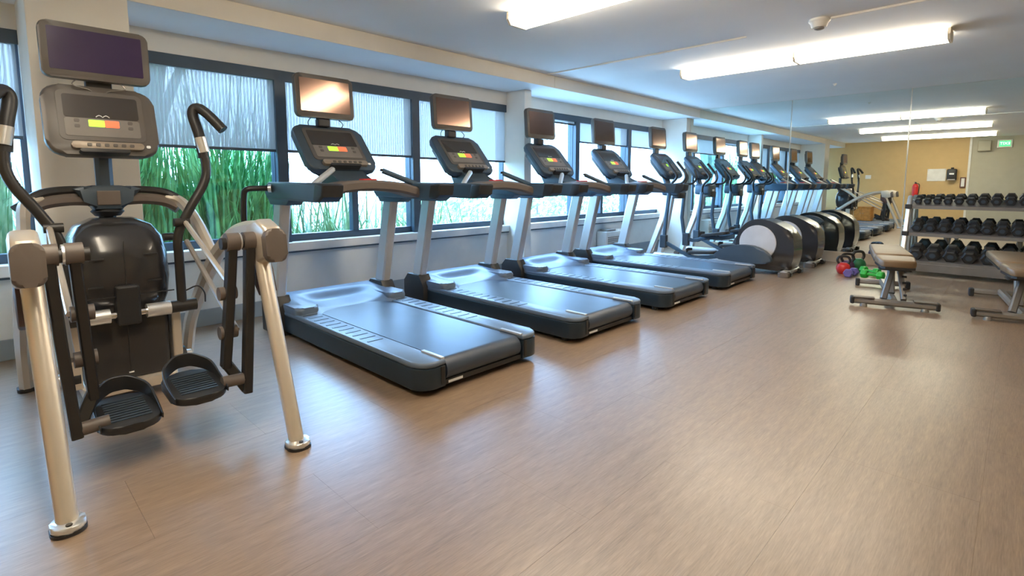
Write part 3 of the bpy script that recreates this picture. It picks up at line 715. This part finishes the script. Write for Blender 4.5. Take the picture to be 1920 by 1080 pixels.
def hex_head(m, r, y0, y1):
    ch = .012
    for a, b, k0, k1 in ((y0, y0 + ch, .82, 1), (y0 + ch, y1 - ch, 1, 1), (y1 - ch, y1, 1, .82)):
        A = [m.bm.verts.new((r * k0 * math.cos(math.radians(60 * q)), a, r * k0 * math.sin(math.radians(60 * q)))) for q in range(6)]
        Bv = [m.bm.verts.new((r * k1 * math.cos(math.radians(60 * q)), b, r * k1 * math.sin(math.radians(60 * q)))) for q in range(6)]
        for q in range(6): m.bm.faces.new((A[q], A[(q + 1) % 6], Bv[(q + 1) % 6], Bv[q]))
        m.bm.faces.new(A[::-1]); m.bm.faces.new(Bv)
    bmesh.ops.remove_doubles(m.bm, verts=m.bm.verts, dist=1e-5)
proto = {}
ORD = ['first', 'second', 'third', 'fourth', 'fifth', 'sixth', 'seventh', 'eighth', 'ninth', 'tenth', 'eleventh', 'twelfth', 'thirteenth', 'fourteenth',
       'fifteenth', 'sixteenth', 'seventeenth', 'eighteenth', 'nineteenth', 'twentieth']
counts = [0, 0, 0]
def dumbbell(x, tier, r, L, label):
    label = label + ', %s from the kettlebell end' % ORD[counts[tier]]; counts[tier] += 1
    z, yf, d = tiers[tier]
    key = (round(r, 3), L)
    if key not in proto:
        e = thing('dumbbell', label, 'dumbbell')
        for s in (-1, 1):
            m = MB(); hl = L * .33
            a, b = (-L / 2, -L / 2 + hl) if s < 0 else (L / 2 - hl, L / 2)
            hex_head(m, r, a, b); hd = m.build('hex_head', M_RUBBER, e, smooth=0)
            yy = a - .0006 if s < 0 else b + .0006
            MB().cyl((0, yy, 0), (0, yy + s * .0012, 0), r * .42, seg=12).build('weight_mark', M_PLAST, hd)
        MB().cyl((0, -L * .2, 0), (0, L * .2, 0), .016, seg=10).build('handle', M_CHROME, e)
        proto[key] = e
    else: e = copy_tree(proto[key])
    slope = math.atan2(.063, d - .015)
    yc = yf + d / 2 + .012; zc = z + .012 + (yc - yf - .015) * math.tan(slope) + r * math.cos(math.radians(30)) / math.cos(slope) + .0006
    e.location = ((RX0 + RX1) / 2 * 0 + x, 8.14 + yc, zc); e.rotation_euler = (slope, 0, 0)
    tag(e, label, 'dumbbell', ['dumbbells on the bottom shelf', 'dumbbells on the middle shelf', 'dumbbells on the top shelf'][tier])
x = RX0 + .085; r = .039; k = 0
while x < RX1 - .10:
    dumbbell(x, 2, round(r, 3), .19, 'small black hex dumbbell on the rack top shelf')
    k += 1
    rn = min(.062, .040 + .0035 * (k // 2)); x += 1.0 * (r + rn) + .012; r = rn
x = RX0 + .105; k = 0
while x < RX1 - .10:
    dumbbell(x, 1, .060, .23, 'medium black hex dumbbell on the rack middle shelf'); x += .1285
x = RX0 + .125
while x < RX1 - .12:
    dumbbell(x, 0, .074, .26, 'large black hex dumbbell on the rack bottom shelf'); x += .165

# ------------------------------------------------------------------ kettlebells and hand weights on the floor
def kettlebell(x, y, r, m, hm, label, rot):
    t = thing('kettlebell', label, 'kettlebell', (x, y, 0), math.radians(rot))
    MB().lathe([(r * .55, 0), (r * .82, r * .22), (r, r * .75), (r * .97, r * 1.1), (r * .80, r * 1.5), (r * .45, r * 1.75)], seg=22).build('bell', m, t)
    MB().tube(rounded([(-r * .55, 0, r * 1.5), (-r * .85, 0, r * 2.1), (-r * .62, 0, r * 2.65), (0, 0, r * 2.78), (r * .62, 0, r * 2.65), (r * .85, 0, r * 2.1), (r * .55, 0, r * 1.5)], 5), r * .19, 10).build('handle', hm, t)
kettlebell(-1.50, 7.42, .078, M_RED, M_BLACK, 'red kettlebell with black handle on the floor by the mirror', 20)
kettlebell(-1.50, 7.62, .082, mat('plum_vinyl', (.10, .04, .12), .45), M_BLACK, 'dark plum kettlebell behind the red one', 35)
kettlebell(-1.42, 7.80, .090, mat('dark_green_vinyl', (.02, .16, .06), .45), M_BLACK, 'dark green kettlebell closest to the mirror', 50)
def hand_weight(x, y, rot, m, label):
    t = thing('hand_weight', label, 'hand weight', (x, y, .047), math.radians(rot))
    for s in (-1, 1):
        q = MB(); hex_head(q, .053, s * .085 - .032, s * .085 + .032); q.build('hex_end', m, t, smooth=0)
    MB().cyl((0, -.06, 0), (0, .06, 0), .018, seg=12).build('grip', m, t)
hand_weight(-1.385, 7.27, -8, mat('violet_vinyl', (.16, .13, .42), .45), 'violet vinyl hand weight beside the red kettlebell')
hand_weight(-1.17, 7.26, 75, mat('bright_green_vinyl', (.03, .48, .06), .45), 'bright green vinyl hand weight lying sideways')
hand_weight(-1.24, 7.54, 60, MATS['bright_green_vinyl'], 'bright green vinyl hand weight set back toward the mirror')

# ------------------------------------------------------------------ things on the back wall, seen in the mirror
BY = YB
t = thing('fire_extinguisher', 'red fire extinguisher hung on the tan wall', 'extinguisher', (-2.12, BY + .10, .72))
MB().lathe([(.068, 0), (.072, .02), (.072, .30), (.055, .36), (.025, .385)], seg=20).build('cylinder', M_RED, t)
MB().lathe([(.022, .385), (.022, .42), (.012, .43)], seg=12).build('valve', M_BLACK, t)
MB().box(-.012, .012, -.02, .10, .42, .435, .003).build('lever', M_BLACK, t, smooth=0)
MB().tube(rounded([(.02, .02, .40), (.09, .03, .36), (.085, .03, .20), (.08, .03, .10)], 5), .010, 8).build('hose', M_BLACK, t)
MB().box(-.02, .02, -.099, -.06, .10, .32, .003).build('wall_hook', M_GRAY, t, smooth=0)
t = thing('notice_board', 'blank white notice board on the tan wall', 'notice', (-1.69, BY, 1.18))
MB().box(-.20, .20, .0, .012, 0, .33, .003).build('board', M_WHITE, t, smooth=0)
for s in (-1, 1): MB().cyl((s * .18, .011, .31), (s * .18, .016, .31), .008, seg=10).build('pin', M_GRAY, t)
t = thing('towel_dispenser', 'black towel dispenser on the tan wall', 'dispenser', (-1.36, BY, 1.20))
MB().box(-.105, .105, 0, .17, .0, .30, .03, 3).build('cover', M_BLACK, t)
MB().box(-.05, .05, .168, .173, .15, .19, .004).build('viewing_slot', M_MARK, t, smooth=0)
MB().cyl((0, .07, .30), (0, .07, .34), .03, seg=12).build('top_knob', M_BLACK, t)
MB().box(-.08, .08, .14, .172, .0, .03, .004).build('paper_slot', M_GRAY, t, smooth=0)
t = thing('wall_call_box', 'small white call box with brown surround on the tan wall', 'call box', (-1.125, BY, 1.0))
MB().box(-.06, .06, 0, .04, 0, .28, .01).build('surround', mat('brown_plastic', (.16, .07, .05), .5), t, smooth=0)
MB().box(-.035, .035, .038, .052, .03, .25, .008).build('front_cover', M_WHITE, t, smooth=0)
t = thing('exit_sign', 'green lit exit sign high on the grey-green wall', 'sign', (-.375, BY, 2.02))
MB().box(-.145, .145, 0, .05, 0, .21, .01).build('housing', M_WHITE, t, smooth=0)
MB().box(-.105, .105, .048, .054, .035, .175, .003).build('lit_panel', mat('lit_green_panel', (.05, .70, .18), .4, vary=.02, emit=1.1), t, smooth=0)
fc = bpy.data.curves.new('exit_text', 'FONT'); fc.body = 'EXIT'; fc.size = .095; fc.align_x = 'CENTER'; fc.align_y = 'CENTER'; fc.extrude = .001
fo = bpy.data.objects.new('exit_text', fc); COL.objects.link(fo)
bpy.context.view_layer.update()
dg = bpy.context.evaluated_depsgraph_get(); me = bpy.data.meshes.new_from_object(fo.evaluated_get(dg))
bpy.data.objects.remove(fo)
me.materials.clear(); me.materials.append(mat('lit_white_letters', (.8, 1.0, .8), .4, vary=0, emit=1.2))
lo = bpy.data.objects.new('exit_lettering', me); COL.objects.link(lo); lo.parent = t
lo.location = (0, .0555, .105); lo.rotation_euler = (math.radians(90), 0, math.radians(180))
t = thing('wall_speaker', 'square beige speaker box high on the wall beside the exit sign', 'speaker', (-.76, BY, 1.95))
MB().box(-.13, .13, 0, .14, 0, .27, .006).build('cabinet', mat('beige_cabinet', (.42, .37, .27), .6), t, smooth=0)
MB().box(-.115, .115, .138, .145, .015, .255, .004).build('grille_cloth', M_SAGE, t, smooth=0)
tag(MB().box(-3.33, -3.19, BY, BY + .012, 1.25, 1.36, .003).build('wall_plate', M_WHITE, smooth=0), 'small white wall plate on the tan wall', 'wall plate')
t = thing('wooden_cabinet', 'low orange-brown wooden cabinet by the tan wall', 'cabinet', (-3.28, BY + .23, 0))
MW = mat('orange_wood', (.50, .24, .06), .45, vary=.2, scale=14)
MB().box(-.22, .22, -.20, .20, .04, .42, .004).build('body', MW, t, smooth=0)
MB().box(-.235, .235, -.21, .22, .42, .445, .004).build('top', MW, t, smooth=0)
MB().box(-.20, .20, -.17, .18, 0, .04).build('plinth', M_BLACK, t, smooth=0)
for s in (-1, 1):
    d = MB().box(min(s * .005, s * .21), max(s * .005, s * .21), .20, .216, .06, .40, .003).build('door', MW, t, smooth=0)
    MB().cyl((s * .03, .215, .25), (s * .03, .235, .25), .010, seg=10).build('knob', M_GRAY, d)

# ------------------------------------------------------------------ outside: terrace and planting
struct(MB().box(-60, XW - .2, -40, 70, -.4, -.2).build('outdoor_ground', mat('pale_paving', (.62, .62, .58), .9, vary=.12, scale=1.2), smooth=0))
MG = [leaf_material('bright_grass_green', (.014, .15, .035), (.16, .42, .12)), leaf_material('pale_grass_green', (.10, .22, .09), (.34, .44, .24)),
      leaf_material('blue_green_leaf', (.04, .11, .085), (.13, .20, .16))]
rnd = random.Random(4)
def blade(bm, base, direction, length, width, droop, bed, seg=5):
    d = Vector((math.cos(direction), math.sin(direction), 0)); side = Vector((-d.y, d.x, 0)); prev = None
    lean = rnd.uniform(.03, .45); reach = length * (lean + droop * .5); room = reach
    for c in (0, 1):                       # bend less where the bed ends
        if abs(d[c]) > 1e-3: room = min(room, max(0, ((bed[c] - .03) * (1 if d[c] > 0 else -1) - base[c]) / d[c]))
    k = room / reach
    for i in range(seg + 1):
        f = i / seg
        p = base + d * (k * length * (lean * f + droop * f * f * .5)) + Vector((0, 0, length * (f - droop * .55 * f ** 2.4)))
        w = width * (1 - f ** 2 * .95) * .5
        cur = (bm.verts.new(p - side * w), bm.verts.new(p + side * w))
        if prev: bm.faces.new((prev[0], prev[1], cur[1], cur[0]))
        prev = cur
def grass_clump(x, y, n, h, bed, m, label):
    """bed: half extents in x and y that the clump stays inside"""
    t = thing('ornamental_grass', label, 'grass', (x, y, -.2), group='planting outside the windows')
    q = MB()
    for k in range(n):
        base = Vector((rnd.uniform(-.85, .85) * bed[0], rnd.uniform(-.85, .85) * bed[1], 0))
        blade(q.bm, base, rnd.uniform(0, 6.283), h * rnd.uniform(.55, 1.1), rnd.uniform(.014, .04), rnd.uniform(.1, .9), bed)
    tag(q.build('blades', m, t, smooth=0), kind='stuff')
    MB().lathe([(.30, 0), (.24, .10), (.10, .14)], seg=12).build('root_crown', MG[2], t)
grass_clump(-5.70, .78, 1000, 2.75, (.70, .47), MG[0], 'tall bright green grass clump outside, behind the cross trainer')
grass_clump(-5.70, 1.76, 1000, 2.6, (.70, .47), MG[0], 'tall bright green grass clump outside, between cross trainer and first treadmill')
grass_clump(-7.95, 1.20, 500, 2.0, (.60, 1.05), MG[1], 'pale green grass clump outside, set back behind the bright ones')
grass_clump(-5.70, -.28, 520, 2.5, (.70, .55), MG[1], 'pale green grass clump outside the window left of the column')
grass_clump(-5.70, 2.85, 420, 1.6, (.65, .55), MG[1], 'pale green grass clump outside, behind the first treadmill')
grass_clump(-5.70, 4.25, 420, 1.45, (.65, .75), MG[1], 'pale green grass clump outside, behind the second treadmill')

def big_leaf_plant(x, y, n, h, label, m):
    t = thing('broad_leaf_palm', label, 'plant', (x, y, -.2), group='planting outside the windows')
    MB().tube([(0, 0, 0), (.02, .02, .5)], .06, 10, ref=(1, 0, 0)).build('trunk', M_CAP, t)
    for k in range(n):
        a = 6.283 * k / n + rnd.uniform(-.3, .3); L = h * rnd.uniform(.75, 1.1); ln = rnd.uniform(.03, .10)
        d = Vector((math.cos(a), math.sin(a), 0)); s = Vector((-d.y, d.x, 0)); q = MB(); prev = None
        for i in range(9):
            f = i / 8
            p = Vector((0, 0, .4)) + Vector((d.x, d.y * 4, 0)) * (L * ln * f * f) + Vector((0, 0, L * (f - .22 * ln * f ** 3)))
            w = .012 if f < .35 else .012 + .13 * math.sin(math.pi * (f - .35) / .65) ** .8
            cur = (q.bm.verts.new(p - s * w), q.bm.verts.new(p + Vector((0, 0, -.01))), q.bm.verts.new(p + s * w))
            if prev:
                q.bm.faces.new((prev[0], prev[1], cur[1], cur[0])); q.bm.faces.new((prev[1], prev[2], cur[2], cur[1]))
            prev = cur
        q.build('leaf', m, t, smooth=0)
big_leaf_plant(-6.88, 1.30, 10, 2.75, 'broad-leaved plant rising above the grass outside the cross trainer window', MG[2])

def frond_palm(x, y, n, h, m, label):
    t = thing('feather_palm', label, 'palm', (x, y, -.2), group='planting outside the windows')
    MB().lathe([(.11, 0), (.09, h * .25), (.05, h * .32)], seg=10).build('trunk', M_CAP, t)
    for k in range(n):
        a = 6.283 * k / n + rnd.uniform(-.2, .2); L = h * rnd.uniform(.8, 1.15)
        d = Vector((math.cos(a), math.sin(a), 0)); s = Vector((-d.y, d.x, 0)); q = MB()
        pts = [Vector((0, 0, h * .28)) + d * (L * .75 * f) + Vector((0, 0, L * (.75 * f - .62 * f * f))) for f in [i / 12 for i in range(13)]]
        q.tube(pts, .008, 4, ref=(0, 0, 1))
        for i in range(2, 13):
            for sg in (-1, 1):
                p = pts[i]; ll = .32 * math.sin(math.pi * min(.97, i / 13 + .08)); e = p + s * sg * ll + d * ll * .5 - Vector((0, 0, ll * .45))
                tn = (pts[i] - pts[i - 1]).normalized() * .012
                q.bm.faces.new([q.bm.verts.new(v) for v in (p - tn, p + tn, e)])
        q.build('frond', m, t, smooth=0)
frond_palm(-7.75, 3.65, 13, 1.25, MG[1], 'pale feather palm outside, behind the gap of the first two treadmills')
frond_palm(-7.75, 6.35, 13, 1.3, MG[1], 'pale feather palm outside, behind the third treadmill')

def shrub(x, y, r, h, m, label):
    t = thing('garden_shrub', label, 'shrub', (x, y, -.2), group='shrubs beyond the windows')
    q = MB()
    for k in range(700):
        u = rnd.uniform(-1, 1); a = rnd.uniform(0, 6.283); rr = rnd.uniform(.7, 1.0)
        c = Vector((r * rr * math.sqrt(1 - u * u) * math.cos(a), r * rr * math.sqrt(1 - u * u) * math.sin(a), h * .55 + h * .48 * u * rr))
        n = Vector((rnd.uniform(-1, 1), rnd.uniform(-1, 1), rnd.uniform(-.3, 1))).normalized(); b = n.orthogonal().normalized(); cdir = n.cross(b); sz = rnd.uniform(.05, .10)
        q.bm.faces.new([q.bm.verts.new(c + v) for v in (b * sz, cdir * sz * .5, -b * sz, -cdir * sz * .5)])
    tag(q.build('foliage', m, t, smooth=0), kind='stuff')
    MB().tube([(0, 0, 0), (.01, 0, h * .6)], .03, 8, ref=(1, 0, 0)).build('stem', M_CAP, t)
for i, (y, x) in enumerate(((7.6, -10.2), (9.6, -10.4), (11.6, -10.2), (13.6, -10.4), (15.6, -10.2))):
    shrub(x, y, .85, 1.15, MG[1], ['pale rounded shrub outside, behind the third and fourth treadmills', 'pale rounded shrub outside, behind the fourth treadmill',
        'pale rounded shrub outside, behind the ellipticals', 'pale rounded shrub outside, beyond the mirror corner column', 'furthest pale rounded shrub in the row outside'][i])
